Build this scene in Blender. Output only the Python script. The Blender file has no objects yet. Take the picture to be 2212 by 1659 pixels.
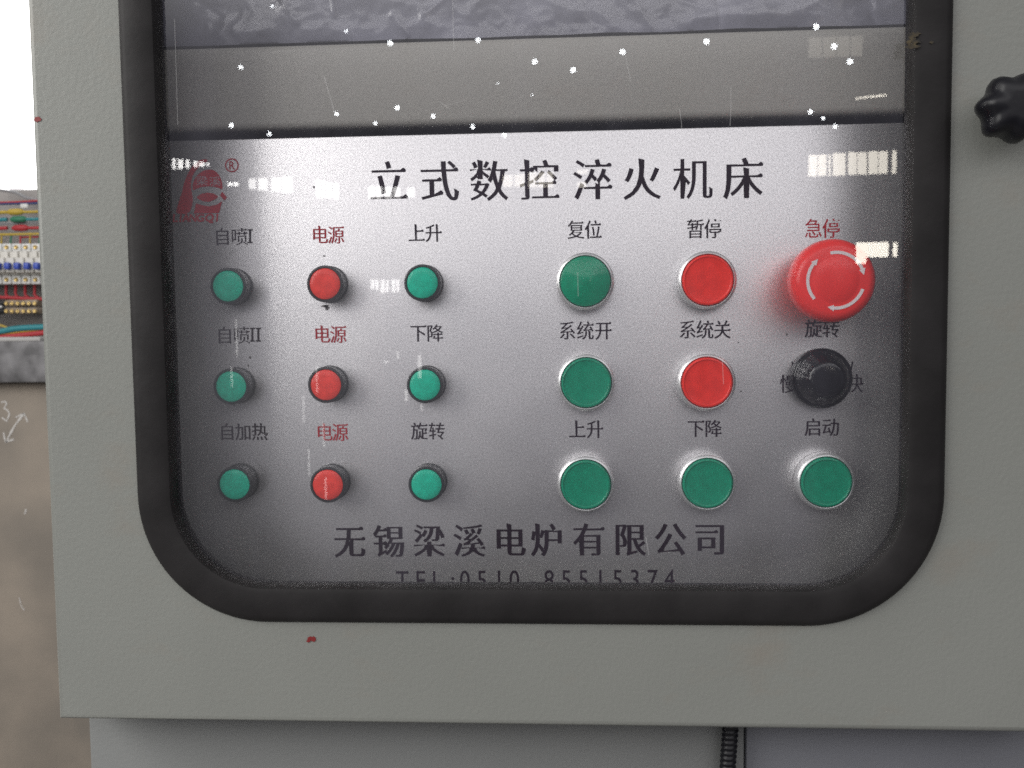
import bpy, bmesh, math, random
from mathutils import Vector, Matrix, noise
random.seed(7)
S = bpy.context.scene
COL = S.collection

# ------------------------------------------------------------------ camera
F, CX, CY = 2088.0, 1106.0, 829.5            # focal length and centre of the 2212 x 1659 picture
xw = Vector((45536, -378, -2900)).normalized()   # world right as the camera sees it (right, down, forward)
dw = Vector((284, 41848, 2900)).normalized()     # world down
dw = (dw - xw * dw.dot(xw)).normalized()
yw = xw.cross(dw).normalized()                   # world forward
CAM = Vector((0.0, -0.46, 1.30))
def world_dir(c):                                # camera vector (right, down, forward) to world
    return Vector((c.dot(xw), c.dot(yw), -c.dot(dw)))
right, up, back = (world_dir(Vector(v)) for v in ((1, 0, 0), (0, -1, 0), (0, 0, -1)))
cd = bpy.data.cameras.new('camera'); cam = bpy.data.objects.new('camera', cd); COL.objects.link(cam)
m = Matrix((right, up, back)).transposed().to_4x4(); m.translation = CAM
cam.matrix_world = m
cd.sensor_width = 36; cd.lens = 36 * F / 2212; cd.clip_start = 0.01; cd.clip_end = 200
cd.dof.use_dof = True; cd.dof.focus_distance = 0.50; cd.dof.aperture_fstop = 22
S.camera = cam

# ------------------------------------------------------------------ light of the hall
W = bpy.data.worlds.new('World'); S.world = W; W.use_nodes = True
nt = W.node_tree; bg = nt.nodes['Background']
tc = nt.nodes.new('ShaderNodeTexCoord'); sx = nt.nodes.new('ShaderNodeSeparateXYZ'); mr = nt.nodes.new('ShaderNodeMapRange')
rp = nt.nodes.new('ShaderNodeValToRGB')
nt.links.new(tc.outputs['Generated'], sx.inputs[0]); nt.links.new(sx.outputs['Z'], mr.inputs['Value'])
mr.inputs['From Min'].default_value = -1; mr.inputs['From Max'].default_value = 1
nt.links.new(mr.outputs[0], rp.inputs[0])
# side falloff added to the world light, so the door gets less of it
ab = nt.nodes.new('ShaderNodeMath'); ab.operation = 'ABSOLUTE'; nt.links.new(sx.outputs['X'], ab.inputs[0])
sd = nt.nodes.new('ShaderNodeMapRange'); sd.interpolation_type = 'SMOOTHSTEP'; sd.inputs['From Min'].default_value = .54; sd.inputs['From Max'].default_value = .86
sd.inputs['To Min'].default_value = 1; sd.inputs['To Max'].default_value = .22
nt.links.new(ab.outputs[0], sd.inputs['Value'])
ml = nt.nodes.new('ShaderNodeVectorMath'); ml.operation = 'SCALE'
nt.links.new(rp.outputs[0], ml.inputs[0]); nt.links.new(sd.outputs[0], ml.inputs['Scale']); # added glow low behind and left of the camera, lifting panel and glass veil
pv = nt.nodes.new('ShaderNodeVectorMath'); pv.operation = 'SUBTRACT'; nt.links.new(tc.outputs['Generated'], pv.inputs[0]); pv.inputs[1].default_value = (-.36, -.93, -.06)
ps = nt.nodes.new('ShaderNodeVectorMath'); ps.operation = 'MULTIPLY'; nt.links.new(pv.outputs[0], ps.inputs[0]); ps.inputs[1].default_value = (2.3, .5, 3.2)
pl_ = nt.nodes.new('ShaderNodeVectorMath'); pl_.operation = 'LENGTH'; nt.links.new(ps.outputs[0], pl_.inputs[0])
pm = nt.nodes.new('ShaderNodeMapRange'); pm.interpolation_type = 'SMOOTHSTEP'; pm.inputs['From Min'].default_value = 0; pm.inputs['From Max'].default_value = 1
pm.inputs['To Min'].default_value = .4; pm.inputs['To Max'].default_value = 0; nt.links.new(pl_.outputs['Value'], pm.inputs['Value'])
pa = nt.nodes.new('ShaderNodeVectorMath'); pa.operation = 'ADD'; nt.links.new(ml.outputs[0], pa.inputs[0]); nt.links.new(pm.outputs[0], pa.inputs[1])
nt.links.new(pa.outputs[0], bg.inputs[0])
el = rp.color_ramp.elements
el[0].position = 0.0; el[0].color = (.07, .065, .06, 1)
el[1].position = 1.0; el[1].color = (.40, .40, .40, 1)
for p, c in ((.38, (.10, .10, .105)), (.455, (.17, .165, .19)), (.525, (.22, .215, .25)), (.585, (.27, .265, .31)), (.62, (.40, .39, .45)), (.66, (2.5, 2.46, 2.48)), (.79, (2.5, 2.46, 2.48)), (.87, (.5, .5, .5))):
    e = el.new(p); e.color = (*c, 1)
bg.inputs[1].default_value = 0.78
S.view_settings.view_transform = 'Standard'; S.view_settings.look = 'None'
S.view_settings.exposure = 0; S.view_settings.gamma = 1; S.view_settings.use_curve_mapping = False
S.cycles.use_denoising = False; S.cycles.use_adaptive_sampling = False
S.cycles.filter_width = 1.6
S.cycles.max_bounces = 10; S.cycles.transparent_max_bounces = 12

def area(name, loc, target, sx_, sy_, radiance, col=(1, 1, 1)):
    l = bpy.data.lights.new(name, 'AREA'); l.shape = 'RECTANGLE'; l.size = sx_; l.size_y = sy_
    l.energy = radiance * math.pi * sx_ * sy_; l.color = col
    o = bpy.data.objects.new(name, l); COL.objects.link(o); o.location = loc
    o.rotation_euler = (Vector(target) - Vector(loc)).to_track_quat('-Z', 'Y').to_euler()
    return o
# added lamp, up and left of the cabinet, for the door's brighter left side
area('added_lamp_near', (-1.5, -.75, 1.95), (-.1, 0, 1.3), 1.2, 1.2, 5.4, (1, .985, .95))

YG = 0.005            # glass
YP = 0.040            # front of the control panel
def ray(u, v): return world_dir(Vector(((u - CX), (v - CY), F)))
def pt(u, v, y):
    d = ray(u, v); return CAM + d * ((y - CAM.y) / d.y)
def mir(u, v, y):     # point of the hall that the glass shows at (u, v)
    h = pt(u, v, YG); d = ray(u, v); d.y = -d.y
    return h + d * ((y - YG) / d.y)
def win(u0, v0, u1, v1, rad, y=-18.0, col=(1, .985, .96)):
    a, b = mir(u0, v0, y), mir(u1, v1, y); c = (a + b) / 2
    rad *= 1.5
    area('hall_window_light', c, c + Vector((0, 1, 0)), abs(b.x - a.x), abs(b.z - a.z), rad, col)
WARM = (1, .93, .80)
for q in ((355,342,367,369),(372,343,380,366),(384,344,396,365),(401,345,410,363),(418,348,427,361),(430,350,442,360),(445,352,453,358),
          (492,394,503,402),(505,393,515,402)): win(*q, 9)
for q in ((537,386,553,409),(557,385,578,411),(586,384,606,414),(608,383,632,416)): win(*q, 5.5)
for q in ((682,387,692,426),(694,389,703,428),(705,394,717,429),(719,396,732,431),(801,603,809,625),(811,604,818,626),(822,605,831,633),(833,605,840,632),(846,603,854,631),(856,604,863,631)): win(*q, 4.5)
for q in ((795,402,810,429),(812,402,826,430),(830,404,848,428),(850,404,865,427),(879,406,896,426)): win(*q, 5)
for q in ((1086,378,1108,403),(1111,377,1133,403),(1141,373,1160,405),(1163,372,1178,405),(1181,371,1195,405),(1247,367,1269,375),(1247,394,1266,405)): win(*q, 3, col=WARM)
for q in ((1747,335,1765,381),(1767,334,1785,380),(1790,333,1794,380),(1799,331,1826,379),(1832,329,1851,377),(1853,329,1872,377),(1876,327,1896,376),(1898,327,1917,375),(1927,325,1936,375)): win(*q, 6, col=WARM)
for q in ((1849,524,1919,555),(1849,555,1871,569),(1929,524,1938,555)): win(*q, 10, col=WARM)
for q in ((1747,81,1775,124),(1778,80,1805,123),(1808,79,1835,122),(1838,78,1863,121)): win(*q, 0.8, col=WARM)
for q in ((683,792,686,849),(654,854,657,913),(698,913,701,967),(666,972,669,1028),(702,1031,705,1078),(903,767,910,817),(909,874,912,888),(875,842,880,867),(857,759,861,774),(829,779,839,784),(499,793,502,835),(509,690,513,770)):
    win(q[0] - .6, q[1], q[2] + .6, q[3], 2.6, y=-4.5)
def streak(u0, v0, u1, v1):
    a, b = mir(u0, v0, -18), mir(u1, v1, -18); c = (a + b) / 2; d = b - a
    o = area('roof_gap_light', c, c + Vector((0, 1, 0)), d.length, .03, 12, WARM)
    o.rotation_euler.rotate_axis('Z', math.atan2(d.z, d.x))
streak(1848, 213, 1916, 205)
for u, v, r in ((588,14,3),(748,68,3),(843,93,6),(1033,86,5.5),(520,145,4.5),(1155,133,6),(1238,151,6),(1345,112,6),(1526,90,6),(1763,58,6),
                (1802,100,6),(1836,133,6),(1075,180,2.2),(1150,205,1.6),(727,246,4.5),(858,233,5.5),(936,251,5),(811,266,4),(1021,274,5),
                (1090,292,5),(500,271,5),(582,289,4.5),(1750,242,5),(1778,255,4),(1804,273,4.5)):
    h = pt(u, v, YG); d = ray(u, v); d.y = -d.y; d.normalize()
    t = (8.5 - h.z) / d.z                       # lamps hang under a roof 8.5 m up
    l = bpy.data.lights.new('hall_lamp', 'POINT'); l.shadow_soft_size = r * .86 / F * t
    l.energy = 26 * 4 * math.pi * math.pi * l.shadow_soft_size ** 2; l.color = (.93, .97, 1)
    o = bpy.data.objects.new('hall_lamp', l); COL.objects.link(o); o.location = h + d * t

# ------------------------------------------------------------------ helpers
def mat(name, col, rough=.5, metal=0, noise_amt=0, nscale=20, bump=0, bscale=200, spec=.5, coat=0, detail=4, col2=None, coords='Object'):
    M = bpy.data.materials.new(name); M.use_nodes = True
    n = M.node_tree.nodes; L = M.node_tree.links; b = n['Principled BSDF']
    b.inputs['Base Color'].default_value = (*col, 1); b.inputs['Roughness'].default_value = rough
    b.inputs['Metallic'].default_value = metal; b.inputs['Specular IOR Level'].default_value = spec
    b.inputs['Coat Weight'].default_value = coat
    t = n.new('ShaderNodeTexCoord')
    if noise_amt or col2:
        N = n.new('ShaderNodeTexNoise'); N.inputs['Scale'].default_value = nscale; N.inputs['Detail'].default_value = detail
        L.new(t.outputs[coords], N.inputs['Vector'])
        r = n.new('ShaderNodeValToRGB'); r.color_ramp.elements[0].position = .32; r.color_ramp.elements[1].position = .68
        r.color_ramp.elements[0].color = (*(col2 or [c * (1 - noise_amt) for c in col]), 1)
        r.color_ramp.elements[1].color = (*[min(1, c * (1 + noise_amt)) for c in col], 1)
        L.new(N.outputs['Fac'], r.inputs[0]); L.new(r.outputs[0], b.inputs['Base Color'])
    if bump:
        N = n.new('ShaderNodeTexNoise'); N.inputs['Scale'].default_value = bscale; N.inputs['Detail'].default_value = 3
        L.new(t.outputs[coords], N.inputs['Vector'])
        B = n.new('ShaderNodeBump'); B.inputs['Strength'].default_value = bump; B.inputs['Distance'].default_value = .0006
        L.new(N.outputs['Fac'], B.inputs['Height']); L.new(B.outputs[0], b.inputs['Normal'])
    return M

def link(name, me, material=None, parent=None, loc=None, sharp=35):
    o = bpy.data.objects.new(name, me); COL.objects.link(o)
    if material: me.materials.clear(); me.materials.append(material)
    for p in me.polygons: p.use_smooth = True
    me.set_sharp_from_angle(angle=math.radians(sharp))
    if parent: o.parent = parent
    if loc is not None: o.location = loc
    return o
def tag(o, label, cat=None, group=None, kind=None):
    o['label'] = label
    if cat: o['category'] = cat
    if group: o['group'] = group
    if kind: o['kind'] = kind
    return o
def empty(name, loc, label, cat, group=None):
    o = bpy.data.objects.new(name, None); COL.objects.link(o); o.location = loc; o.empty_display_size = .02
    return tag(o, label, cat, group)
def finish(bm, name='m'):
    bmesh.ops.recalc_face_normals(bm, faces=bm.faces)
    me = bpy.data.meshes.new(name); bm.to_mesh(me); bm.free(); return me
def add_box(bm, lo, hi, bevel=0, seg=2):
    r = bmesh.ops.create_cube(bm, size=1)
    vs = r['verts']
    c = [(a + b) / 2 for a, b in zip(lo, hi)]; s = [abs(b - a) for a, b in zip(lo, hi)]
    for v in vs: v.co = Vector((v.co.x * s[0] + c[0], v.co.y * s[1] + c[1], v.co.z * s[2] + c[2]))
    if bevel:
        es = list({e for v in vs for e in v.link_edges})
        bmesh.ops.bevel(bm, geom=es, offset=bevel, segments=seg, affect='EDGES', profile=.5)
def box(lo, hi, bevel=0, seg=2):
    bm = bmesh.new(); add_box(bm, lo, hi, bevel, seg); return finish(bm)
def add_lathe(bm, prof, n=64, rmod=None, cx=0, cz=0, y0=0):   # profile (radius, height towards the viewer)
    rings = []
    for r, h in prof:
        if r < 1e-6: rings.append([bm.verts.new((cx, y0 - h, cz))]); continue
        ring = []
        for k in range(n):
            a = 2 * math.pi * k / n; q = r * (rmod(a, h) if rmod else 1)
            ring.append(bm.verts.new((cx + q * math.cos(a), y0 - h, cz + q * math.sin(a))))
        rings.append(ring)
    for A, B in zip(rings, rings[1:]):
        for k in range(n):
            a0, a1 = (A[k], A[(k + 1) % n]) if len(A) > 1 else (A[0], A[0])
            b0, b1 = (B[k], B[(k + 1) % n]) if len(B) > 1 else (B[0], B[0])
            f = []
            for v in (a0, a1, b1, b0):
                if v not in f: f.append(v)
            if len(f) > 2: bm.faces.new(f)
def lathe(prof, n=64, rmod=None):
    bm = bmesh.new(); add_lathe(bm, prof, n, rmod); return finish(bm)
def curve_mesh(polys, extrude=0, bevel=0, hole_ok=True):     # filled outlines in X-Z, extruded along Y
    c = bpy.data.curves.new('c', 'CURVE'); c.dimensions = '2D'; c.fill_mode = 'BOTH'; c.extrude = extrude
    c.bevel_depth = bevel; c.bevel_resolution = 2; c.offset = -bevel
    for pl in polys:
        s = c.splines.new('POLY'); s.points.add(len(pl) - 1); s.use_cyclic_u = True
        for p, q in zip(s.points, pl): p.co = (q[0], q[1], 0, 1)
    o = bpy.data.objects.new('c', c); COL.objects.link(o)
    dg = bpy.context.evaluated_depsgraph_get()
    me = bpy.data.meshes.new_from_object(o.evaluated_get(dg), depsgraph=dg)
    bpy.data.objects.remove(o); bpy.data.curves.remove(c)
    me.transform(Matrix(((1, 0, 0, 0), (0, 0, -1, 0), (0, 1, 0, 0), (0, 0, 0, 1))))
    return me
def tube(points, r, res=6, cyclic=False):
    c = bpy.data.curves.new('c', 'CURVE'); c.dimensions = '3D'; c.bevel_depth = r; c.bevel_resolution = res; c.use_fill_caps = True
    s = c.splines.new('BEZIER'); s.bezier_points.add(len(points) - 1)
    for p, q in zip(s.bezier_points, points):
        p.co = q; p.handle_left_type = p.handle_right_type = 'AUTO'
    o = bpy.data.objects.new('c', c); COL.objects.link(o)
    dg = bpy.context.evaluated_depsgraph_get()
    me = bpy.data.meshes.new_from_object(o.evaluated_get(dg), depsgraph=dg)
    bpy.data.objects.remove(o); bpy.data.curves.remove(c)
    return me
def join(meshes):
    bm = bmesh.new()
    for q in meshes: bm.from_mesh(q)
    me = bpy.data.meshes.new('j'); bm.to_mesh(me); bm.free(); return me
def rrect(x0, z0, x1, z1, r, n=14):
    out = []
    for cx, cz, a0 in ((x1 - r, z1 - r, 0), (x0 + r, z1 - r, 90), (x0 + r, z0 + r, 180), (x1 - r, z0 + r, 270)):
        for k in range(n + 1):
            a = math.radians(a0 + 90 * k / n); out.append((cx + r * math.cos(a), cz + r * math.sin(a)))
    return out
def blob(cx, cz, rx, rz, n=18, rough=.35, seed=0):
    rnd = random.Random(seed)
    return [(cx + rx * (1 + rough * rnd.uniform(-1, 1)) * math.cos(2 * math.pi * k / n), cz + rz * (1 + rough * rnd.uniform(-1, 1)) * math.sin(2 * math.pi * k / n)) for k in range(n)]

# ------------------------------------------------------------------ materials
def powder(name, col, stain=.0):
    M = mat(name, col, rough=.42, noise_amt=.04, nscale=9, bump=.25, bscale=430, spec=.4)
    if stain:
        n = M.node_tree.nodes; L = M.node_tree.links; b = n['Principled BSDF']
        src = b.inputs['Base Color'].links[0].from_socket
        t = n.new('ShaderNodeTexCoord'); mp = n.new('ShaderNodeMapping'); mp.inputs['Scale'].default_value = (9, 1, 14)
        mp.inputs['Rotation'].default_value = (0, .5, 0)
        N = n.new('ShaderNodeTexNoise'); N.inputs['Scale'].default_value = 1.6; N.inputs['Detail'].default_value = 6; N.inputs['Roughness'].default_value = .65
        L.new(t.outputs['Object'], mp.inputs[0]); L.new(mp.outputs[0], N.inputs['Vector'])
        r = n.new('ShaderNodeValToRGB'); r.color_ramp.elements[0].position = .56; r.color_ramp.elements[0].color = (0, 0, 0, 1)
        r.color_ramp.elements[1].position = .78; r.color_ramp.elements[1].color = (stain, stain, stain, 1)
        L.new(N.outputs['Fac'], r.inputs[0])
        x = n.new('ShaderNodeMix'); x.data_type = 'RGBA'
        L.new(r.outputs[0], x.inputs[0]); L.new(src, x.inputs[6]); x.inputs[7].default_value = (.27, .21, .16, 1)
        L.new(x.outputs[2], b.inputs['Base Color'])
    return M
M_door = powder('door_paint', (.252, .259, .238), .36)
M_body = powder('body_paint', (.20, .205, .20))
M_blue = powder('blue_grey_paint', (.168, .172, .190))
M_inner = powder('inner_paint', (.345, .335, .305), .25); M_inner.node_tree.nodes['Bump'].inputs['Strength'].default_value = .25
M_dark = mat('gap_shade', (.06, .058, .07), .7)
M_gask = mat('rubber', (.023, .0215, .022), .5, noise_amt=.22, nscale=40, bump=.3, bscale=150, spec=.15)
M_red_spot = mat('red_paint', (.22, .02, .02), .5)
M_yellow_smear = mat('yellow_residue', (.095, .072, .035), .7, col2=(.025, .022, .018), nscale=420)
M_star = mat('black_plastic', (.008, .008, .011), .36, spec=.3, bump=.12, bscale=120)
M_pot = mat('glossy_black', (.006, .006, .008), .14)
M_ring = mat('satin_ring', (.80, .80, .80), .36, metal=.75)
M_housing = mat('lamp_housing', (.025, .028, .030), .35)
M_green = mat('green_plastic', (.004, .275, .155), .22, spec=.25, noise_amt=.10, nscale=240, bump=.08, bscale=300)
M_green_gloss = mat('green_dome', (.004, .28, .15), .14, spec=.4, noise_amt=.08, nscale=240)
M_red = mat('red_plastic', (.88, .040, .028), .25, spec=.25, noise_amt=.10, nscale=200, bump=.08, bscale=300)
M_lens_g = mat('green_lens', (.006, .50, .32), .25, spec=.25, noise_amt=.12, nscale=260)
M_lens_r = mat('red_lens', (.86, .058, .042), .25, spec=.25, noise_amt=.14, nscale=260)
M_estop = mat('stop_red', (.88, .042, .038), .24, spec=.35, noise_amt=.06, nscale=80)
M_white = mat('white_print', (.78, .70, .70), .5)
M_ink = mat('black_ink', (.020, .011, .020), .6, spec=.1)
M_inkred = mat('red_ink', (.42, .020, .030), .6, spec=.1)
M_inkpale = mat('pale_ink', (.42, .30, .32), .5)

def panel_material():
    M = mat('silver_sheet', (.70, .69, .71), .42, metal=.9, bump=.06, bscale=1400)
    n = M.node_tree.nodes; L = M.node_tree.links; b = n['Principled BSDF']
    t = n.new('ShaderNodeTexCoord')
    N = n.new('ShaderNodeTexNoise'); N.inputs['Scale'].default_value = 1100; N.inputs['Detail'].default_value = 2
    N2 = n.new('ShaderNodeTexNoise'); N2.inputs['Scale'].default_value = 14; N2.inputs['Detail'].default_value = 5
    L.new(t.outputs['Object'], N.inputs['Vector']); L.new(t.outputs['Object'], N2.inputs['Vector'])
    a = n.new('ShaderNodeMapRange'); a.inputs['From Min'].default_value = .3; a.inputs['From Max'].default_value = .7
    a.inputs['To Min'].default_value = .84; a.inputs['To Max'].default_value = 1.14
    c = n.new('ShaderNodeMapRange'); c.inputs['From Min'].default_value = .3; c.inputs['From Max'].default_value = .7
    c.inputs['To Min'].default_value = .94; c.inputs['To Max'].default_value = 1.04
    L.new(N.outputs['Fac'], a.inputs[0]); L.new(N2.outputs['Fac'], c.inputs[0])
    mm = n.new('ShaderNodeMath'); mm.operation = 'MULTIPLY'; L.new(a.outputs[0], mm.inputs[0]); L.new(c.outputs[0], mm.inputs[1])
    v = n.new('ShaderNodeVectorMath'); v.operation = 'SCALE'; v.inputs[0].default_value = (.755, .742, .745)
    L.new(mm.outputs[0], v.inputs['Scale']); L.new(v.outputs[0], b.inputs['Base Color'])
    r = n.new('ShaderNodeMapRange'); r.inputs['From Min'].default_value = .3; r.inputs['From Max'].default_value = .7
    r.inputs['To Min'].default_value = .38; r.inputs['To Max'].default_value = .45
    L.new(N2.outputs['Fac'], r.inputs[0]); L.new(r.outputs[0], b.inputs['Roughness'])
    return M
M_panel = panel_material()

def glass_material():
    M = bpy.data.materials.new('clear_pane'); M.use_nodes = True
    n = M.node_tree.nodes; L = M.node_tree.links; n.clear()
    out = n.new('ShaderNodeOutputMaterial'); mix = n.new('ShaderNodeMixShader'); tr = n.new('ShaderNodeBsdfTransparent'); gl = n.new('ShaderNodeBsdfGlossy')
    tr.inputs[0].default_value = (.985, .985, .99, 1); gl.inputs['Roughness'].default_value = 0.0
    fr = n.new('ShaderNodeFresnel'); geo = n.new('ShaderNodeNewGeometry'); io = n.new('ShaderNodeMapRange')
    io.inputs['To Min'].default_value = 1.5; io.inputs['To Max'].default_value = 1 / 1.5      # the same reflection on both faces of the thin pane
    L.new(geo.outputs['Backfacing'], io.inputs[0]); L.new(io.outputs[0], fr.inputs['IOR'])
    dbl = n.new('ShaderNodeMath'); dbl.operation = 'MULTIPLY'; dbl.inputs[1].default_value = 1.9; dbl.use_clamp = True   # both faces of the thin pane
    L.new(fr.outputs[0], dbl.inputs[0]); L.new(dbl.outputs[0], mix.inputs[0]); L.new(tr.outputs[0], mix.inputs[1]); L.new(gl.outputs[0], mix.inputs[2])
    # fine dust and wipe marks, with a bluish veil of haze painted in
    df = n.new('ShaderNodeBsdfDiffuse'); df.inputs[0].default_value = (.56, .55, .68, 1)
    t = n.new('ShaderNodeTexCoord'); mp = n.new('ShaderNodeMapping'); mp.inputs['Scale'].default_value = (26, 1, 5)
    N = n.new('ShaderNodeTexNoise'); N.inputs['Scale'].default_value = 1.2; N.inputs['Detail'].default_value = 7
    L.new(t.outputs['Object'], mp.inputs[0]); L.new(mp.outputs[0], N.inputs['Vector'])
    r = n.new('ShaderNodeMapRange'); r.inputs['From Min'].default_value = .35; r.inputs['From Max'].default_value = .75
    r.inputs['To Min'].default_value = .010; r.inputs['To Max'].default_value = .052
    L.new(N.outputs['Fac'], r.inputs[0])
    m2 = n.new('ShaderNodeMixShader'); L.new(r.outputs[0], m2.inputs[0]); L.new(mix.outputs[0], m2.inputs[1]); L.new(df.outputs[0], m2.inputs[2])
    L.new(m2.outputs[0], out.inputs[0])
    return M
M_glass = glass_material()
M_clear = bpy.data.materials.new('clear_back'); M_clear.use_nodes = True
_n = M_clear.node_tree.nodes; _n.clear(); _o = _n.new('ShaderNodeOutputMaterial'); _t = _n.new('ShaderNodeBsdfTransparent')
_t.inputs[0].default_value = (.975, .975, .98, 1); M_clear.node_tree.links.new(_t.outputs[0], _o.inputs[0])

# ------------------------------------------------------------------ setting
fl = link('floor', box((-9, -1.6, -.1), (9, 8, 0)), mat('concrete_floor', (.24, .23, .22), .6, noise_amt=.2, nscale=3), None)
tag(fl, 'grey concrete floor of the hall under the cabinet', kind='structure')

# ------------------------------------------------------------------ cabinet door
zt = pt(1106, 0, 0).z + .17                                  # top of the window opening, above the picture
gx0 = (pt(268, 0, 0).x + pt(283, 850, 0).x) / 2; gx1 = pt(2048, 430, 0).x
gz0 = pt(1106, 1344, 0).z
door = empty('cabinet_door', (0, 0, gz0 - .06), 'light grey steel cabinet door with a large black edged window and round corners', 'cabinet door')
DO = Vector(door.location)
dl = [pt(56, 0, 0), pt(125, 1546, 0)]
zb = pt(1106, 1569, 0).z
def at_z(z):
    k = (z - dl[0].z) / (dl[1].z - dl[0].z); return dl[0].x + k * (dl[1].x - dl[0].x)
ztop = zt + .12; xr = pt(2330, 700, 0).x
outer = [(at_z(zb), zb), (xr, zb), (xr, ztop), (at_z(ztop), ztop)]
hole = rrect(gx0 + .004, gz0 + .004, gx1 - .004, zt - .004, .059, 20)
me = curve_mesh([outer, hole], extrude=.0085, bevel=.0032)
me.transform(Matrix.Translation(-DO + Vector((0, .0117, 0))))
link('door_leaf', me, M_door, door)
# rubber gasket: profile swept round the opening
def gasket():
    prof = [(-.0005, .002), (-.0005, -.0008), (.0012, -.0026), (.004, -.0034), (.010, -.0036), (.0165, -.0034), (.0188, -.0026), (.0198, -.0008), (.0200, .0030),
            (.0200, .0080), (.0190, .0100), (.0040, .0100), (.0030, .002)]
    bm = bmesh.new(); loops = []
    for t, y in prof:
        t *= .88
        R = max(.063 - t, .006)
        loops.append([bm.verts.new((x, y, z)) for x, z in rrect(gx0 + t, gz0 + t, gx1 - t, zt - t, R, 22)])
    n = len(loops[0])
    for i in range(len(loops)):
        A, B = loops[i], loops[(i + 1) % len(loops)]
        for k in range(n): bm.faces.new((A[k], A[(k + 1) % n], B[(k + 1) % n], B[k]))
    me = finish(bm); me.transform(Matrix.Translation(-DO)); return me
link('window_gasket', gasket(), M_gask, door)
me = curve_mesh([rrect(gx0 + .0165, gz0 + .0165, gx1 - .0165, zt - .0165, .047, 20)], extrude=.0012)
me.transform(Matrix.Translation(-DO + Vector((0, YG + .0012, 0))))
gp = link('glass_pane', me, M_glass, door); me.materials.append(M_clear)
yf = min(v.co.y for v in me.vertices)
for q in me.polygons: q.material_index = 0 if all(abs(me.vertices[i].co.y - yf) < 1e-5 for i in q.vertices) else 1
tag(gp, 'clear pane showing bright hall windows and roof lamps in reflection')
def mark(name, polys, y, material, parent, origin, th=.0001):
    me = curve_mesh(polys, extrude=th); me.transform(Matrix.Translation(Vector((0, y, 0)) - origin))
    return link(name, me, material, parent)
def flat(u, v, y): p = pt(u, v, y); return (p.x, p.z)
c = flat(673, 1380, 0); s1 = [blob(c[0] + .0004, c[1] + .0002, .0022, .0011, seed=3, rough=.6), blob(c[0] - .0016, c[1] - .0009, .0010, .0007, seed=5, rough=.6)]
tag(mark('paint_spot', s1[:1], -.0002, M_red_spot, door, DO), 'small red paint spot under the window')
tag(mark('paint_spot', [s1[1]], -.0003, M_red_spot, door, DO), 'small red paint spot under the window')
c = flat(82, 258, 0)
tag(mark('paint_spot', [blob(*c, .0020, .0013, seed=9)], -.0002, M_red_spot, door, DO), 'dull red paint spot at the door edge')
ym = []
for (u, v, a, b, s) in ((1975, 75, .0026, .0013, 1), (1970, 84, .0013, .0018, 2), (1978, 90, .0022, .0010, 4), (1971, 101, .0028, .0010, 6), (2012, 92, .0008, .0006, 7), (1962, 93, .001, .0012, 11)):
    q = flat(u, v, -.0036); ym.append(blob(*q, a, b, seed=s, rough=.5))
smears = [mark('residue', [q], -.0038 - .00008 * k, M_yellow_smear, door, DO, .00003) for k, q in enumerate(ym)]
bpy.context.view_layer.update()
j = join([o.data for o in smears])
for o in smears: bpy.data.objects.remove(o)
tag(link('residue', j, M_yellow_smear, door), 'yellowish dried residue on the black gasket')
# star knob, cut by the picture's right edge
kc = pt(2194, 231, -.018)
def lob(a, h): return .90 + .075 * math.cos(7 * (a + .55)) * (1 if h > .006 else 0)
prof = [(.0, .0), (.008, .0), (.008, .0065), (.0125, .0075), (.0150, .010), (.0158, .014), (.0154, .0185), (.0138, .0225), (.0105, .0248), (.006, .0252), (0, .0248)]
kn = link('star_knob', lathe(prof, 112, lob), M_star, door, Vector((kc.x, -.0002, kc.z)) - DO, 50)
tag(kn, 'black plastic star knob of the door latch')

# ------------------------------------------------------------------ cabinet body and lower panels
yl = .030
cab = empty('control_cabinet', (0, yl, 0), 'grey steel control cabinet body seen below the closed door', 'cabinet')
CO = Vector(cab.location)
bx0 = pt(192, 1600, yl).x; bx1 = xr + .02
def cbox(lo, hi, b=.001): me = box(lo, hi, b); me.transform(Matrix.Translation(-CO)); return me
lz = zb + .012
body = join([cbox((bx0, .026, lz), (bx0 + .02, .36, ztop)), cbox((bx1 - .02, .026, lz), (bx1, .36, ztop)), cbox((bx0 + .0205, .34, lz), (bx1 - .0205, .36, ztop)),
             cbox((bx0 + .0205, .026, ztop - .02), (bx1 - .0205, .339, ztop)), cbox((bx0 + .0205, .060, lz), (bx1 - .0205, .339, lz + .02))])
link('body', body, M_body, cab)
sx0 = pt(1556, 1620, yl).x; sx1 = pt(1611, 1620, yl).x
tag(link('lower_panel', cbox((bx0, yl, .0), (sx1 - .0006, .335, lz - .001), .0018), M_body, cab), 'grey lower panel under the door')
tag(link('lower_panel', cbox((sx1, yl, .0), (bx1, .335, lz - .0012), .0018), M_blue, cab), 'bluish lower panel beside the black hose')

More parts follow.
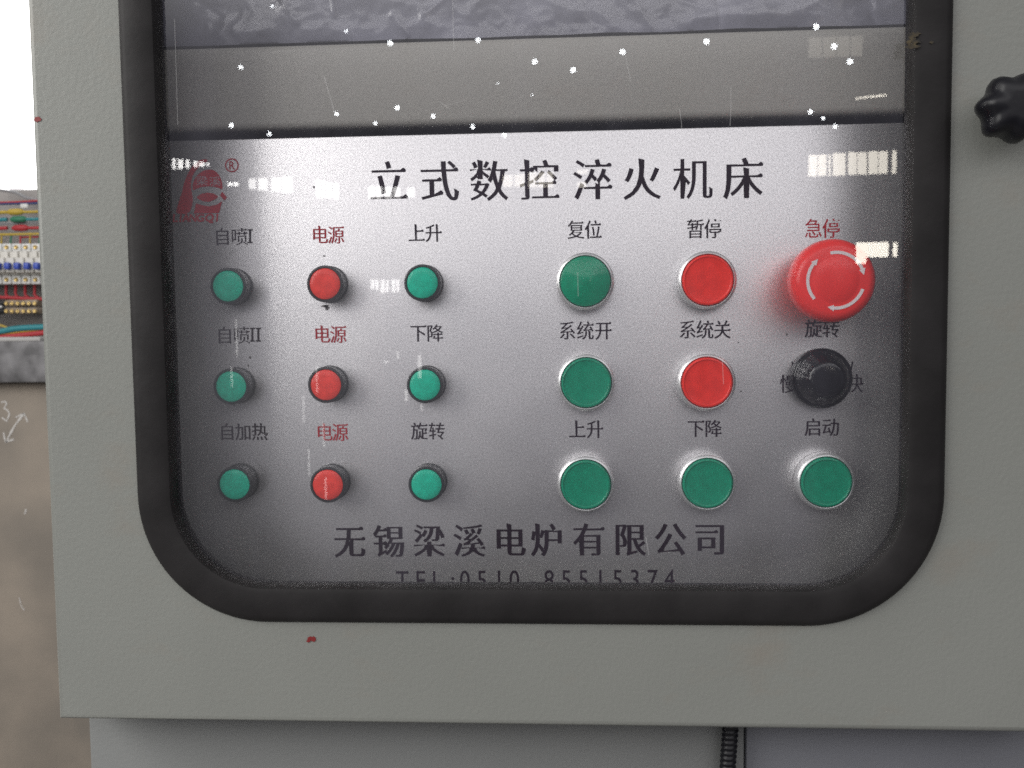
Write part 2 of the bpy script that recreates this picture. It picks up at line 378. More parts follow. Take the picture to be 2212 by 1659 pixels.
# corrugated hose
hx0 = pt(1577, 1590, yl - .008); hx1 = pt(1571, 1659, yl - .008)
prof = []
L = .30; n_r = 110
bm = bmesh.new(); rings = []
for i in range(n_r * 4):
    q = i / (n_r * 4 - 1); z = hx0.z + .05 - q * L
    k = (hx0.z - z) / (hx0.z - hx1.z); cx = hx0.x + k * (hx1.x - hx0.x) * .8
    r = .0039 + .00035 * math.sin(i * math.pi / 2 + .4)
    rings.append([bm.verts.new((cx + r * math.cos(a * math.pi / 10), yl - .0075 + r * math.sin(a * math.pi / 10), z)) for a in range(20)])
for A, B in zip(rings, rings[1:]):
    for k in range(20): bm.faces.new((A[k], A[(k + 1) % 20], B[(k + 1) % 20], B[k]))
bm.faces.new(rings[0]); bm.faces.new(rings[-1])
tag(link('corrugated_hose', finish(bm), M_star, None), 'thin black corrugated hose hanging below the cabinet door', 'hose')

# ------------------------------------------------------------------ inside: control panel
px0 = gx0 - .035; px1 = gx1 + .035
pz1 = pt(1106, 286, YP).z; pz0 = gz0 - .05
pan = empty('control_board', (0, YP, pz0), 'silver sheet control panel with rows of red and green buttons behind the glass', 'control panel')
PO = Vector(pan.location)
def pbox(lo, hi, b=.0005): me = box(lo, hi, b); me.transform(Matrix.Translation(-PO)); return me
link('face_plate', pbox((px0, YP, pz0), (px1, YP + .003, pz1), .0006), M_panel, pan)
# backing sheet coloured dark for the shade in the gap over the plate
link('backing_shade_sheet', pbox((px0 - .02, YP + .022, pz0), (px1 + .02, YP + .024, pz1 + .26), .0005), M_dark, pan)
def child(name, me, material, parent, loc=(0, 0, 0), label=None, sharp=35):
    o = link(name, me, material, parent, loc, sharp)
    if label: o['label'] = label
    return o
# --- push buttons
ring_prof = [(.0137, .0), (.0147, .0004), (.0147, .0060), (.0145, .0070), (.0142, .0074), (.0133, .0078), (.01308, .0077), (.01295, .0068), (.01295, .002)]
cap_prof = [(.0127, .0015), (.0127, .0080), (.0124, .0087), (.0117, .0090), (.0113, .0086), (.0108, .0085), (.0060, .0084), (0, .0084)]
dome_prof = [(.0127, .0015), (.0127, .0080), (.0124, .0086), (.0112, .0091), (.0085, .0099), (.0055, .0107), (.0030, .0112), (.0012, .0114), (0, .01145)]
ring_me, cap_me, dome_me = lathe(ring_prof, 72), lathe(cap_prof, 72), lathe(dome_prof, 72)
def push(u, v, material, label, dome=False):
    p = pt(u, v, YP - .0085) - PO
    b = child('push_button', ring_me.copy(), M_ring, pan, (p.x, 0, p.z), label)
    child('cap', (dome_me if dome else cap_me).copy(), material, b)
push(1264.5, 607.8, M_green_gloss, 'glossy domed green push button under the 复位 caption', True)
push(1529.3, 605, M_red, 'flat red push button under the 暂停 caption')
push(1266.4, 827.3, M_green, 'flat green push button under the 系统开 caption')
push(1527.7, 826.6, M_red, 'flat red push button under the 系统关 caption')
push(1265.6, 1047.7, M_green, 'flat green push button under the large-button 上升 caption')
push(1528.8, 1044.8, M_green, 'flat green push button under the large-button 下降 caption')
push(1785.9, 1042.3, M_green, 'flat green push button under the 启动 caption')
# --- indicator lamps
hous = [(.0086, .0), (.0094, .0003), (.0096, .0012), (.0091, .0020), (.0090, .0080), (.0094, .0086), (.0094, .0104), (.0090, .0111), (.0083, .0112), (.0080, .0104), (.0080, .006)]
lens = [(.00790, .006), (.00790, .0106), (.0072, .0111), (.0045, .0114), (0, .0115)]
h_me, l_me = lathe(hous, 56), lathe(lens, 56)
def lamp(u, v, material, label):
    p = pt(u, v, YP - .011) - PO
    b = child('indicator_lamp', h_me.copy(), M_housing, pan, (p.x, 0, p.z), label)
    child('lens', l_me.copy(), material, b)
for (u, v, g, cap) in ((492, 618, 1, '自喷I'), (701.5, 613, 0, 'top 电源'), (912, 610.8, 1, 'small-lamp 上升'), (498.6, 835.2, 1, '自喷II'), (703.4, 831.6, 0, 'middle 电源'),
                       (917.5, 831.8, 1, 'small-lamp 下降'), (506.4, 1046.6, 1, '自加热'), (707.7, 1047.5, 0, 'lowest 电源'), (920.7, 1046.8, 1, 'small-lamp 旋转')):
    lamp(u, v, M_lens_g if g else M_lens_r, '%s indicator lamp in black housing under the %s caption' % ('green' if g else 'red', cap))
# --- emergency stop
p = pt(1797.4, 606.5, YP - .021) - PO
es = child('emergency_stop', lathe([(.0150, 0), (.0155, .0006), (.0155, .003), (.0140, .0042), (.0105, .005), (.0105, .011), (0, .011)], 72), M_estop, pan, (p.x, 0, p.z),
           'large red mushroom emergency stop button with white turn arrows')
child('mushroom_head', lathe([(.0100, .0085), (.0165, .0092), (.0190, .0105), (.0198, .0130), (.0201, .0165), (.0201, .0210), (.0196, .0240), (.0184, .0262), (.0168, .0275), (.0155, .0279), (.0113, .0280),
                              (.0108, .0281), (.0100, .0284), (.0086, .0288), (.0060, .0292), (.0030, .0294), (0, .0294)], 96), M_estop, es)
def arrow(a0, a1):
    r0, r1 = .0125, .0140; n = 16; hd = 13
    ae = a1 + hd
    A = [(r1 * math.cos(math.radians(a0 + (ae - a0) * k / n)), r1 * math.sin(math.radians(a0 + (ae - a0) * k / n))) for k in range(n + 1)]
    B = [(r0 * math.cos(math.radians(a0 + (ae - a0) * k / n)), r0 * math.sin(math.radians(a0 + (ae - a0) * k / n))) for k in range(n, -1, -1)]
    e = math.radians(ae); t = math.radians(a1); rm = (r0 + r1) / 2
    head = [((r1 + .0008) * math.cos(e), (r1 + .0008) * math.sin(e)), (rm * math.cos(t), rm * math.sin(t)), ((r0 - .0008) * math.cos(e), (r0 - .0008) * math.sin(e))]
    me = curve_mesh([A + head + B], extrude=.00008); me.transform(Matrix.Translation((0, -.02806, 0)))
    child('arrow', me, M_white, es)
arrow(102, 10); arrow(-19, -107); arrow(221, 130)
# --- speed knob
p = pt(1778, 818, YP - .008) - PO
def facet(a, h): return 1 + (.016 * math.cos(16 * a) if .0085 < h < .0165 else 0)
kb = child('speed_knob', lathe([(.0140, 0), (.0150, .0010), (.0153, .0034), (.0152, .0058), (.0146, .0072), (.0138, .0078), (0, .0078)], 96), M_pot, pan, (p.x, 0, p.z),
           'round glossy black speed knob between the 慢 and 快 captions')
child('grip', lathe([(.0136, .0074), (.0132, .0086), (.0096, .0162), (.0088, .0173), (.0076, .0178), (.0060, .0179), (.0040, .0180), (0, .0180)], 96, facet), M_pot, kb, (0, 0, 0), None, 60)

# --- printed writing
_glyph = {}
def outline(ch):
    if ch in _glyph: return _glyph[ch]
    c = bpy.data.curves.new('t', 'FONT'); c.body = ch; c.size = 1
    o = bpy.data.objects.new('t', c); COL.objects.link(o); bpy.context.view_layer.update()
    dg = bpy.context.evaluated_depsgraph_get(); ev = o.evaluated_get(dg); cu = ev.to_curve(dg)
    res = []
    for s in cu.splines:
        bp = s.bezier_points; pl = []
        for i in range(len(bp)):
            a, b = bp[i], bp[(i + 1) % len(bp)]
            P0, P1, P2, P3 = (Vector(q[:2]) for q in (a.co, a.handle_right, b.handle_left, b.co))
            straight = (abs((P1 - P0).cross(P3 - P0)) < 1e-5 and abs((P2 - P0).cross(P3 - P0)) < 1e-5)
            for k in range(1 if straight else 5):
                t = k / 5
                q = P0 * (1 - t) ** 3 + P1 * 3 * t * (1 - t) ** 2 + P2 * 3 * t * t * (1 - t) + P3 * t ** 3
                if not pl or (q - pl[-1]).length > 1e-4: pl.append(q)
        if (pl[0] - pl[-1]).length < 1e-4: pl.pop()
        res.append(pl[::-1])
    ev.to_curve_clear(); bpy.data.objects.remove(o); bpy.data.curves.remove(c)
    _glyph[ch] = res; return res
def song(ch, thin, fat, serif):                # thinner level strokes, heavier upright ones, small pointed stroke ends
    out = []
    for pl in outline(ch):
        n = len(pl); q = []
        for i in range(n):
            a, b, c = pl[i - 1], pl[i], pl[(i + 1) % n]
            e0, e1 = (b - a).normalized(), (c - b).normalized()
            n0, n1 = Vector((-e0.y, e0.x)), Vector((-e1.y, e1.x))      # outward for clockwise outer contours
            def w(nn): return fat * abs(nn.x) - thin * abs(nn.y) if True else 0
            den = max(.35, 1 + n0.dot(n1)); d = (n0 * w(n0) + n1 * w(n1)) / den if abs(n0.dot(n1)) > .6 else n0 * w(n0) + n1 * w(n1)
            q.append(b + d)
        r = []
        for i in range(n):
            a, b = pl[i], pl[(i + 1) % n]; A, B = q[i], q[(i + 1) % n]; e = b - a
            r.append(A)
            if serif and e.length < .10 and e.y < 0 and abs(e.x) < .45 * abs(e.y) and .03 < e.length:
                # right-hand end of a level stroke (clockwise outline runs down here): raise a wedge
                nx = pl[(i + 2) % n] - b; pv = a - pl[i - 1]
                if nx.x < -.08 and pv.x > .06 and abs(pv.y) < .25 * abs(pv.x):
                    t = abs(e.y); r.pop(); r += [A + Vector((-1.7 * t, 0)), A + Vector((-.75 * t, .62 * t)), A + Vector((-.25 * t, .45 * t)), A + Vector((.15 * t, -.1 * t))]
            elif serif and e.length < .11 and e.x > 0 and abs(e.y) < .3 * e.x and .03 < e.length:
                # top of an upright stroke: slant it
                pv = a - pl[i - 1]; nx = pl[(i + 2) % n] - b
                if pv.y > .12 and nx.y < -.06:
                    t = abs(e.x); r.pop(); r += [A + Vector((-.28 * t, .42 * t)), A + Vector((.1 * t, .36 * t))]
        out.append(r)
    return out
def write(name, chars, us, vs, w, h, material, label=None, thin=.012, fat=.010, serif=True, y=None, parent=pan, origin=None, shear=0):
    y = YP - .00018 if y is None else y
    polys = []
    for k, ch in enumerate(chars):
        u = us[k]; v = vs[0] + (vs[1] - vs[0]) * (k / max(1, len(chars) - 1))
        p = pt(u, v, y); s = (y - CAM.y) / F
        latin = ord(ch) < 256
        plain = ch in '急转'                   # crowded characters keep their even strokes
        g = song(ch, 0 if plain else thin, .004 if plain else min(fat, .010) if ch == '机' else fat, serif and not latin and not plain and ch != '机')
        xs = [q.x for pl in g for q in pl]; mid = .5 if not latin else (min(xs) + max(xs)) / 2
        for pl in g:
            polys.append([(p.x + ((q.x - mid) / (.87 if not latin else .5) + shear * (q.y - .38)) * w * s, p.z + (q.y - (.385 if not latin else .34)) / (.93 if not latin else .69) * h * s) for q in pl])
    me = curve_mesh(polys); me.transform(Matrix.Translation(Vector((0, y, 0)) - PO))
    o = link(name, me, material, parent)
    if label: o['label'] = label
    return o
write('title_lettering', '立式数控淬火机床', (839.4, 949, 1056, 1165, 1279.7, 1386.7, 1496, 1605.5), (391, 384.5), 75, 86, M_ink, 'large dark title reading 立式数控淬火机床', .012, .022)
write('company_lettering', '无锡梁溪电炉有限公司', (755, 840, 927, 1013.5, 1101, 1181, 1272, 1361, 1448, 1534), (1169, 1163.5), 63, 72, M_ink, 'large dark line reading 无锡梁溪电炉有限公司', .008, .025)
write('phone_lettering', 'TEL:0510-85515374', [869, 909, 945, 978, 1004, 1041, 1078, 1111, 1152, 1186, 1223, 1260, 1297, 1334, 1371, 1410, 1446], (1254, 1251), 24, 42, M_ink, 'phone line reading TEL:0510-85515374 half hidden by the gasket', 0, 0)
def cap2(txt, x0, x1, y0, y1, material=M_ink, w=None):
    n = len(txt); w = w or 33; c0, c1 = x0 + w / 2, x1 - w / 2
    us = [c0 + (c1 - c0) * k / (n - 1) for k in range(n)]
    write('caption', txt, us, ((y0 + y1) / 2,) * 2, w, (y1 - y0), material, ('red' if material is M_inkred else 'dark') + ' printed caption reading ' + txt, .003, .012)
for a in (('上升', 883, 953, 484, 522), ('复位', 1227.7, 1298, 476, 515.2), ('暂停', 1486, 1556.6, 473.5, 514), ('下降', 887, 956, 700.5, 738), ('系统开', 1209, 1320, 694, 733.5), ('系统关', 1469, 1577, 692, 731),
          ('旋转', 1741, 1812, 690, 728.5), ('自加热', 474, 577, 914, 951.5), ('旋转', 889, 960, 912, 950), ('上升', 1230, 1301.6, 907.5, 946.5), ('下降', 1487, 1557.5, 906.5, 944), ('启动', 1740, 1811, 903.5, 941.5)): cap2(*a)
for a in (('电源', 674, 742, 488, 526), ('急停', 1741, 1812, 473, 513), ('电源', 679, 747, 703, 741), ('电源', 684, 751, 914, 953)): cap2(*a, M_inkred)
def roman(u, v, n, h, w):
    polys = []
    for k in range(n):
        x = u + k * 13
        for (a, b, c, d) in ((x - 2.2, v - h / 2, x + 2.2, v + h / 2),):
            pl = [(x - 5.5, v - h / 2), (x + 5.5, v - h / 2), (x + 5.5, v - h / 2 + 2.4), (x + 2.1, v - h / 2 + 3.4), (x + 2.1, v + h / 2 - 3.4), (x + 5.5, v + h / 2 - 2.4), (x + 5.5, v + h / 2), (x - 5.5, v + h / 2), (x - 5.5, v + h / 2 - 2.4), (x - 2.1, v + h / 2 - 3.4), (x - 2.1, v - h / 2 + 3.4), (x - 5.5, v - h / 2 + 2.4)]
            polys.append([flat(*q, YP - .00018) for q in pl])
    return polys
for (u, v, n) in ((480, 511, 1), (485, 724, 2)):
    o = write('caption', '自喷', (u, u + 37), (v, v - .5), 34, 38, M_ink, 'dark printed caption reading 自喷' + 'I' * n, .008, .006)
    me = curve_mesh(roman(u + 60, v - 1, n, 30, 10)); me.transform(Matrix.Translation(Vector((0, YP - .00018, 0)) - PO))
    o.data = join([o.data, me]); o.data.materials.clear(); o.data.materials.append(M_ink)
write('caption', '慢', (1703.5,), (829, 829), 33, 39, M_ink, 'dark printed caption reading 慢 half behind the black knob', .008, .006)
write('caption', '快', (1846.5,), (828, 828), 33, 39, M_ink, 'dark printed caption reading 快 half behind the black knob', .008, .006)
for (a, b) in (((1711, 781), (1715, 799)), ((1842, 781), (1838.5, 799))):
    me = curve_mesh([[flat(a[0] - 1.6, a[1], YP - .0002), flat(a[0] + 1.6, a[1], YP - .0002), flat(b[0] + 1.6, b[1], YP - .0002), flat(b[0] - 1.6, b[1], YP - .0002)]])
    me.transform(Matrix.Translation(Vector((0, YP - .0002, 0)) - PO)); link('tick_mark', me, M_ink, pan)
# --- emblem
def ez(x, y): return flat((480 + .15669 * x) / 1.38879, (440 + .15669 * y) / 1.38879, YP - .00018)
def smooth(pl, it=2):
    for _ in range(it):
        pl = [q for a, b in zip(pl, pl[1:] + pl[:1]) for q in ((a[0] * .8 + b[0] * .2, a[1] * .8 + b[1] * .2), (a[0] * .2 + b[0] * .8, a[1] * .2 + b[1] * .8))]
    return pl
shapes = [smooth([(905, 232), (900, 285), (800, 330), (700, 430), (620, 560), (585, 720), (600, 860), (625, 960), (628, 1080), (560, 1285), (300, 1285), (330, 1150), (370, 1020), (430, 850), (450, 720), (500, 590), (560, 470), (630, 360), (760, 255)]),
          smooth([(632, 845), (620, 740), (660, 620), (740, 515), (850, 450), (970, 432), (1080, 480), (1150, 575), (1192, 700), (1202, 828), (1100, 780), (950, 755), (800, 768), (700, 805)], 2),
          smooth([(690, 970), (780, 905), (900, 878), (1020, 895), (1125, 955), (1050, 1015), (950, 1055), (850, 1050), (760, 1020)]),
          [(1190, 860), (1282, 972), (1232, 1032), (1148, 930)],
          [(690, 1082), (790, 1118), (940, 1142), (1080, 1112), (1188, 1045), (1132, 1268), (645, 1278), (668, 1180)]]
me = curve_mesh([[ez(*q) for q in s] for s in shapes])
ringo = [(1375 + 132 * math.cos(a * math.pi / 24), 355 + 134 * math.sin(a * math.pi / 24)) for a in range(48)]
ringi = [(1375 + 108 * math.cos(a * math.pi / 24), 355 + 110 * math.sin(a * math.pi / 24)) for a in range(48)]
me2 = curve_mesh([[ez(*q) for q in ringo], [ez(*q) for q in ringi]])
me = join([me, me2]); me.transform(Matrix.Translation(Vector((0, YP - .00018, 0)) - PO))
tag(link('emblem', me, M_inkred, pan), 'red emblem with a round head and a leaf shape in the upper corner of the plate')
eu = lambda x, y: ((480 + .15669 * x) / 1.38879, (440 + .15669 * y) / 1.38879)
u, v = eu(1378, 358); write('emblem_lettering', 'R', (u,), (v, v), 11, 17.5, M_inkred, None, -.006, .006)
us = [eu(x, 0)[0] for x in (295, 395, 500, 630, 775, 950, 1095)]; v = eu(0, 1362)[1]
write('emblem_lettering', 'LIANGQI', us, (v + .8, v - .4), 12, 16, M_inkred, None, -.03, .03, shear=.25)
u1, v1 = eu(800, 650); u2, _ = eu(1050, 650)
write('emblem_lettering', '梁溪', (u1, u2), (v1, v1 + 1), 24, 20, M_inkpale, None, .0, .0, y=YP - .0003)
# grime at the red lamp and small scuffs
sc = []
for (u, v, a, b, s) in ((703, 661, .0018, .0008, 21), (706, 664, .0009, .0012, 22), (540, 772, .0004, .0009, 23), (536, 790, .0003, .0008, 24), (700, 553, .0007, .0003, 25), (1700, 722, .0004, .0005, 26), (1601, 845, .0004, .0003, 27), (1868, 768, .0003, .0003, 28), (1595, 740, .0003, .0003, 29), (678, 404, .0005, .0005, 30)):
    me = curve_mesh([blob(*flat(u, v, YP - .0002), a, b, seed=s, rough=.5)]); sc.append(me)
M_grime = mat('grime_dark', (.10, .09, .085), .7)
for q in sc:
    q.transform(Matrix.Translation(Vector((0, YP - .0002, 0)) - PO)); link('grime_spot', q, M_grime, pan)
# hairline scratches on the pane
M_scr = bpy.data.materials.new('scratch'); M_scr.use_nodes = True
M_scr.node_tree.nodes['Principled BSDF'].inputs['Base Color'].default_value = (.8, .8, .8, 1); M_scr.node_tree.nodes['Principled BSDF'].inputs['Alpha'].default_value = .22
for pl in (((1579, 190), (1579, 232), (1577, 272)), ((978, 0), (979, 60), (981, 112)), ((1468, 235), (1472, 265), (1473, 288)), ((948, 218), (972, 236)), ((1350, 118), (1362, 175)), ((700, 165), (722, 240)), ((915, 240), (1010, 216)), ((1248, 588), (1249, 640)), ((1560, 770), (1563, 830)), ((377, 40), (384, 270)), ((1395, 1160), (1402, 1200))):
    a_, b_ = [flat(q[0] - .8, q[1], YG - .0003) for q in pl], [flat(q[0] + .8, q[1], YG - .0003) for q in pl]
    me = curve_mesh([a_ + b_[::-1]]); me.transform(Matrix.Translation(Vector((0, YG - .0003, 0)) - DO)); link('scratch', me, M_scr, door)

# ------------------------------------------------------------------ cover plate and wrapped display above
cz0 = pt(1106, 266, YP + .002).z; cz1 = pt(1106, 82, YP + .002).z
cp = link('cover_plate', box((px0, YP + .001, cz0), (px1, YP + .02, cz1), .0035, 4), M_inner, None)
tag(cp, 'plain grey metal strip between the control panel and the film wrapped display', 'cover plate')
dz0 = pt(1106, 68, YP).z
disp = empty('display', (0, YP + .01, dz0), 'dark display at the top behind the glass wrapped in plastic film', 'display')
me = box((px0 + .01, 0, 0), (px1 - .01, .03, .22), .004, 3)
link('display_housing', me, mat('display_plastic', (.10, .10, .125), .5), disp)
def film():
    x0, x1, z0, z1 = px0 + .012, px1 - .012, dz0 - .0006, dz0 + .09
    rnd = random.Random(5); folds = []
    for k in range(46):
        ax = rnd.uniform(x0, x1); az = rnd.uniform(z0, z0 + .07); an = rnd.choice((rnd.gauss(.25, .35), rnd.gauss(-.9, .4), rnd.gauss(2.0, .4))); ll = rnd.uniform(.012, .06)
        folds.append((ax, az, ax + ll * math.cos(an), az + ll * math.sin(an), rnd.uniform(.0006, .0017) * rnd.choice((1, 1, -1)), rnd.uniform(.0012, .003)))
    nx, nz = 560, 90; bm = bmesh.new(); g = []
    for j in range(nz + 1):
        row = []
        for i in range(nx + 1):
            x = x0 + (x1 - x0) * i / nx; z = z0 + (z1 - z0) * j / nz
            p = Vector((x * 16 + z * 7, z * 30 - x * 5, 0)); q = Vector((x * 45 - z * 20 + 9, z * 60 + x * 12, 3))
            r_ = Vector((x * 110 + z * 60, z * 150 - x * 40, 7))
            hgt = (1 - abs(noise.noise(p)) * 3.2) * .0009 + (1 - abs(noise.noise(q)) * 2.8) * .0004 + (1 - abs(noise.noise(r_)) * 2.2) * .0002 + noise.noise(p * .4) * .002
            for (ax, az, bx, bz, hh, ww) in folds:
                tt = max(0, min(1, ((x - ax) * (bx - ax) + (z - az) * (bz - az)) / ((bx - ax) ** 2 + (bz - az) ** 2)))
                dd = ((x - ax - tt * (bx - ax)) ** 2 + (z - az - tt * (bz - az)) ** 2) ** .5 + .0012 * noise.noise(Vector((x * 60, z * 60, hh * 900)))
                if dd < ww * 3: hgt += hh * math.exp(-abs(dd) / ww) * (1 - (2 * tt - 1) ** 4)
            edge = min(1, j / 6)
            row.append(bm.verts.new((x, YP + .0062 - max(hgt, -.001) * (.3 + .7 * edge), z + .0008 * noise.noise(Vector((x * 30, 1, 0))) * (j < 3))))
        g.append(row)
    for j in range(nz):
        for i in range(nx): bm.faces.new((g[j][i], g[j][i + 1], g[j + 1][i + 1], g[j + 1][i]))
    r = bmesh.ops.extrude_face_region(bm, geom=bm.faces[:])
    for v in r['geom']:
        if isinstance(v, bmesh.types.BMVert): v.co.y += .0004
    return finish(bm)
M_film = mat('cloudy_film', (.21, .21, .26), .20, noise_amt=.25, nscale=30, spec=.9, detail=9)
M_film.node_tree.nodes['Principled BSDF'].inputs['Alpha'].default_value = .72
tag(link('plastic_film', film(), M_film, None, None, 80), 'crumpled bluish plastic film over the display at the top of the window', 'plastic film')

# ------------------------------------------------------------------ things behind, seen past the door's hinge edge
YB = 1.35
def bp(zx, zy, y=YB): return pt(.265 * zx, 388.8 + .265 * zy, y)
board = empty('breaker_board', bp(100, 1180), 'open breaker board with coloured wires seen past the cabinet door edge', 'breaker board')
BO = Vector(board.location)
def bbox(x0, y0, x1, y1, ya, yb, bev=.002):
    a, b = bp(x0, y0), bp(x1, y1); me = box((min(a.x, b.x), ya, min(a.z, b.z)), (max(a.x, b.x), yb, max(a.z, b.z)), bev)
    me.transform(Matrix.Translation(-BO)); return me
M_back = mat('board_back', (.32, .30, .285), .6, noise_amt=.12, nscale=12)
M_bk = mat('breaker_shell', (.62, .60, .55), .45, noise_amt=.05, nscale=40)
M_term = mat('terminal_white', (.68, .68, .66), .45)
M_blueT = mat('toggle_blue', (.04, .08, .42), .4)
M_brass = mat('brass_screw', (.50, .36, .14), .35, metal=.8)
wm = {k: mat('wire_' + k, [q * .8 for q in c], .5) for k, c in dict(red=(.50, .03, .04), yellow=(.60, .42, .05), green=(.03, .22, .12), teal=(.03, .28, .32), black=(.015, .015, .018), blue=(.03, .06, .20), grey=(.35, .35, .36)).items()}
link('back_plate', bbox(-900, 70, 420, 1300, YB + .06, YB + .065), M_back, board)
def wire(name, pts, r, y, c):
    me = tube([Vector((bp(a, b, YB).x, y, bp(a, b, YB).z)) - BO for a, b in pts], r, 3)
    return link(name, me, wm[c], board)
for k in range(-4, 5):
    cx = 83 + 78 * k
    b = link('circuit_breaker', join([bbox(cx - 37.5, 587, cx + 37.5, 775, YB - .02, YB + .055), bbox(cx - 37.5, 640, cx + 37.5, 760, YB - .034, YB - .0203)]), M_bk, board)
    for y0, y1 in ((522, 586), (776, 850)): link('terminal', bbox(cx - 38, y0, cx + 38, y1, YB - .012, YB + .05), M_term, b)
    link('toggle', bbox(cx - 24, 682, cx + 24, 738, YB - .046, YB - .0345, .003), M_blueT, b)
    for yy in (552, 815):
        p = bp(cx, yy); bm = bmesh.new(); add_lathe(bm, [(.0042, 0), (.0040, .0015), (.0030, .002), (.0012, .0014), (0, .0014)], 16, None, p.x - BO.x, p.z - BO.z, YB - .0122 - BO.y); link('screw', finish(bm), M_brass, b)
    wire('lead', [(cx + 8, 455 if k % 2 else 450), (cx + 6, 490), (cx + 4, 540)], .0016, YB, ('green', 'red', 'yellow')[k % 3])
    if k < 3: wire('lead', [(cx + 20, 845), (cx + 21, 900), (cx + 22, 935), (cx + 60, 966)], .0026, YB + .01, 'red')
wire('cable', [(-600, 440), (20, 445), (240, 441), (420, 438)], .0022, YB - .002, 'yellow')
wire('cable', [(150, 466), (240, 463), (420, 462)], .0018, YB + .004, 'red')
wire('cable', [(-600, 955), (60, 958), (190, 966), (420, 972)], .0034, YB + .002, 'red')
for (y0, c, r) in ((262, 'yellow', .0034), (322, 'teal', .0038), (392, 'red', .0036)):
    wire('cable', [(-600, y0 + 8), (0, y0 + 2), (60, y0)], r, YB, c)
    x0 = {'yellow': 60, 'teal': 85, 'red': 100}[c]
    a = bp(x0, y0); e = bp(x0 + 135, y0 - 1)
    bm = bmesh.new(); add_lathe(bm, [(0, -.001), (.003, 0), (.0062, .006), (.0068, .018), (.0060, .026), (.0030, .031), (0, .0312)], 20)
    me = finish(bm); me.transform(Matrix.Rotation(math.radians(90), 4, 'Z')); me.transform(Matrix.Scale((e.x - a.x) / .0312, 4)); 
    sc_ = (e.x - a.x) / .0312; me.transform(Matrix.Diagonal((1, 1 / sc_ * .95, 1 / sc_ * .95, 1)))
    me.transform(Matrix.Translation(Vector((a.x, YB, a.z)) - BO)); link('cable_sleeve', me, wm['green' if c == 'teal' else c], board)
    wire('cable', [(x0 + 125, y0 - 1), (x0 + 200, y0 - 2), (x0 + 350, y0 - 8)], r * .8, YB, c)
wire('cable', [(-600, 358), (0, 356), (140, 350), (420, 345)], .0022, YB + .006, 'grey')
wire('cable', [(-600, 190), (0, 172), (110, 168), (420, 150)], .0020, YB + .02, 'red')
wire('cable', [(-600, 200), (0, 184), (110, 182), (420, 176)], .0024, YB + .02, 'blue')
wire('cable', [(-100, 60), (60, 90), (150, 130), (420, 150)], .0030, YB + .03, 'grey')
link('tag', bbox(132, 187, 198, 224, YB + .012, YB + .016), M_term, board)
for (y0, c) in ((1003, 'black'), (1065, 'black')):
    wire('cable', [(-600, y0 + 12), (-20, y0 + 6), (62, y0 - 4)], .0065, YB, c)
    tb = link('terminal_block', bbox(62, y0 - 26, 62 + 46 * 6 - 4, y0 + 26, YB - .012, YB + .03, .004), mat('tarnished_block', (.22, .17, .12), .5, noise_amt=.5, nscale=70), board)
    for i in range(6):
        p = bp(83 + 46 * i, y0 + 4); bm = bmesh.new(); add_lathe(bm, [(.0036, 0), (.0034, .002), (.0012, .0022), (0, .0016)], 14, None, p.x - BO.x, p.z - BO.z, YB - .0122 - BO.y); link('screw', finish(bm), M_brass, tb)
link('tag', bbox(-70, 1025, 46, 1043, YB - .012, YB - .009), M_term, board)
wire('cable', [(-400, 1120), (0, 1180), (100, 1212), (200, 1225)], .0020, YB - .004, 'yellow')
wire('cable', [(-600, 1235), (0, 1236), (140, 1212), (420, 1196)], .0058, YB - .006, 'teal')
wire('cable', [(-600, 1272), (0, 1268), (140, 1244), (420, 1220)], .0040, YB - .002, 'yellow')
wire('cable', [(-600, 1300), (0, 1284), (150, 1268), (420, 1240)], .0052, YB - .006, 'red')
link('bottom_rail', bbox(-900, 1290, 420, 1316, YB - .04, YB + .06), mat('pale_rail', (.42, .41, .39), .5), board)

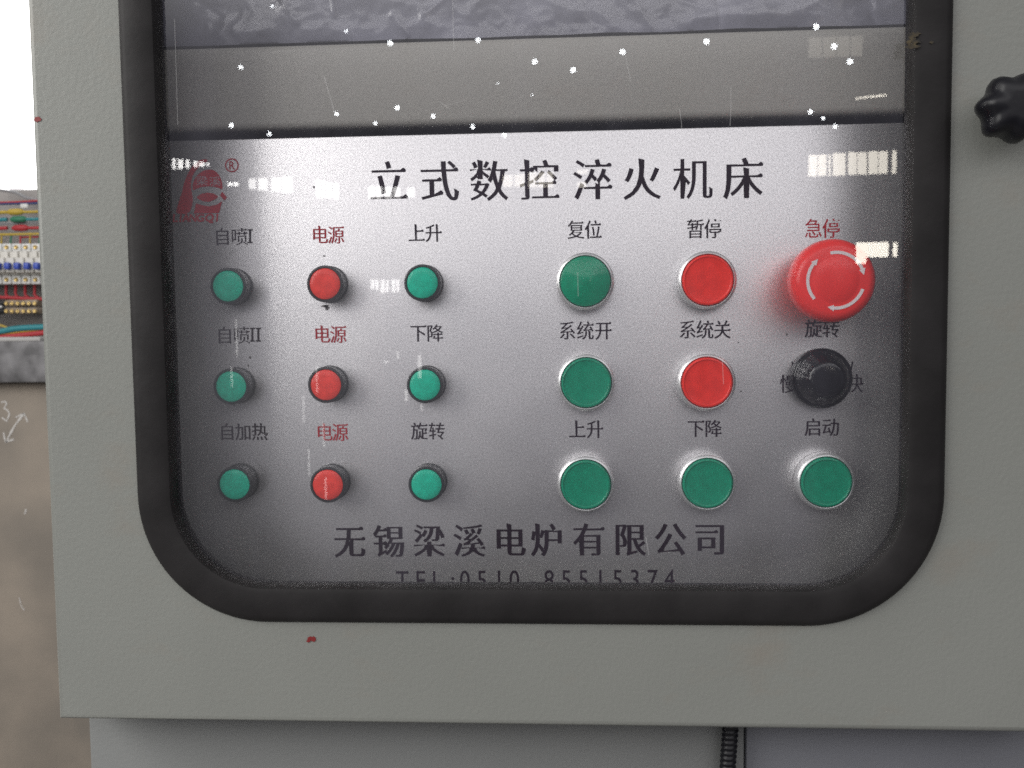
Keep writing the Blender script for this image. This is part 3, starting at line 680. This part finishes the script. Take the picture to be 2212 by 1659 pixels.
a, b = bp(-900, 1317), bp(1200, 1630)
bm = bmesh.new(); add_box(bm, (a.x, YB - .05, b.z), (b.x, YB + .2, a.z - .001), .004)
lm = finish(bm)
tag(link('steel_beam', lm, mat('galvanised', (.27, .265, .27), .55, metal=.2, col2=(.09, .088, .09), nscale=26, detail=9)), 'dirty grey steel beam under the breaker board', 'beam')
M_slab = mat('brown_slab', (.31, .265, .215), .75, col2=(.21, .185, .155), nscale=7, detail=10, bump=.5, bscale=60)
sl0 = b
ys = YB - .015
slab = link('concrete_slab', box((a.x, ys, .0), (b.x, ys + .2, b.z - .002), .006), M_slab, None)
tag(slab, 'mottled brown slab with white chalk marks beside the cabinet', 'slab')
def chalk(pts, w=.0030):
    meshes = []
    P = [pt(u, v, ys) for u, v in pts]; rnd = random.Random(len(pts))
    poly1, poly2 = [], []
    fine = []
    for q, r in zip(P, P[1:]):
        for k in range(6): fine.append(q.lerp(r, k / 6))
    fine.append(P[-1])
    for i, q in enumerate(fine):
        d = (fine[min(i + 1, len(fine) - 1)] - fine[max(i - 1, 0)]).normalized(); nn = Vector((-d.z, 0, d.x))
        s = w * (.5 + rnd.random() * .6) / 2
        poly1.append(((q + nn * s).x, (q + nn * s).z)); poly2.append(((q - nn * s).x, (q - nn * s).z))
    me = curve_mesh([poly1 + poly2[::-1]], extrude=.0002); me.transform(Matrix.Translation((0, ys - .0006, 0))); return me
ch = [chalk([(3, 869), (12, 867), (15, 872), (9, 882), (17, 886), (21, 894), (15, 910), (5, 902)]), chalk([(14, 955), (24, 934), (33, 918), (52, 893)], .0042),
      chalk([(34, 902), (52, 892), (60, 911)]), chalk([(8, 934), (12, 955), (30, 949)], .0036), chalk([(54, 1110), (57, 1100)], .003), chalk([(42, 1290), (46, 1308), (53, 1318)], .002)]
link('chalk_mark', join(ch), mat('chalk', (.62, .60, .57), .9), slab)

# bright hall window beyond the board
YW = 2.6
hw = empty('hall_window', pt(0, 408, YW), 'overexposed white hall window above the breaker board', 'window')
HO = Vector(hw.location)
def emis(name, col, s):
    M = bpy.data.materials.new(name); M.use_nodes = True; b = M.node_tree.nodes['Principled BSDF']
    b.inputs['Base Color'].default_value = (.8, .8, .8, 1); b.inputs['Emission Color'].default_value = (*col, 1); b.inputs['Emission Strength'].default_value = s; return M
def hbox(u0, v0, u1, v1, ya, yb):
    p, q = pt(u0, v0, YW), pt(u1, v1, YW); me = box((p.x, ya, q.z), (q.x, yb, p.z), .002); me.transform(Matrix.Translation(-HO)); return me
link('window_frame', hbox(-420, 420.5, 150, 470, YW - .02, YW + .04), M_term, hw)
link('pane', hbox(-420, -499, 150, 420, YW, YW + .006), emis('daylight_pane', (1, .99, .98), 4.0), hw)
tag(link('pane', hbox(12, -499, 25, 420, YW - .012, YW - .002), emis('mullion_glow', (.95, .87, .93), .66), hw), 'narrow mullion with an added glow, dimmer than the panes')  # the window's mullion; its own glow stands in for bloom
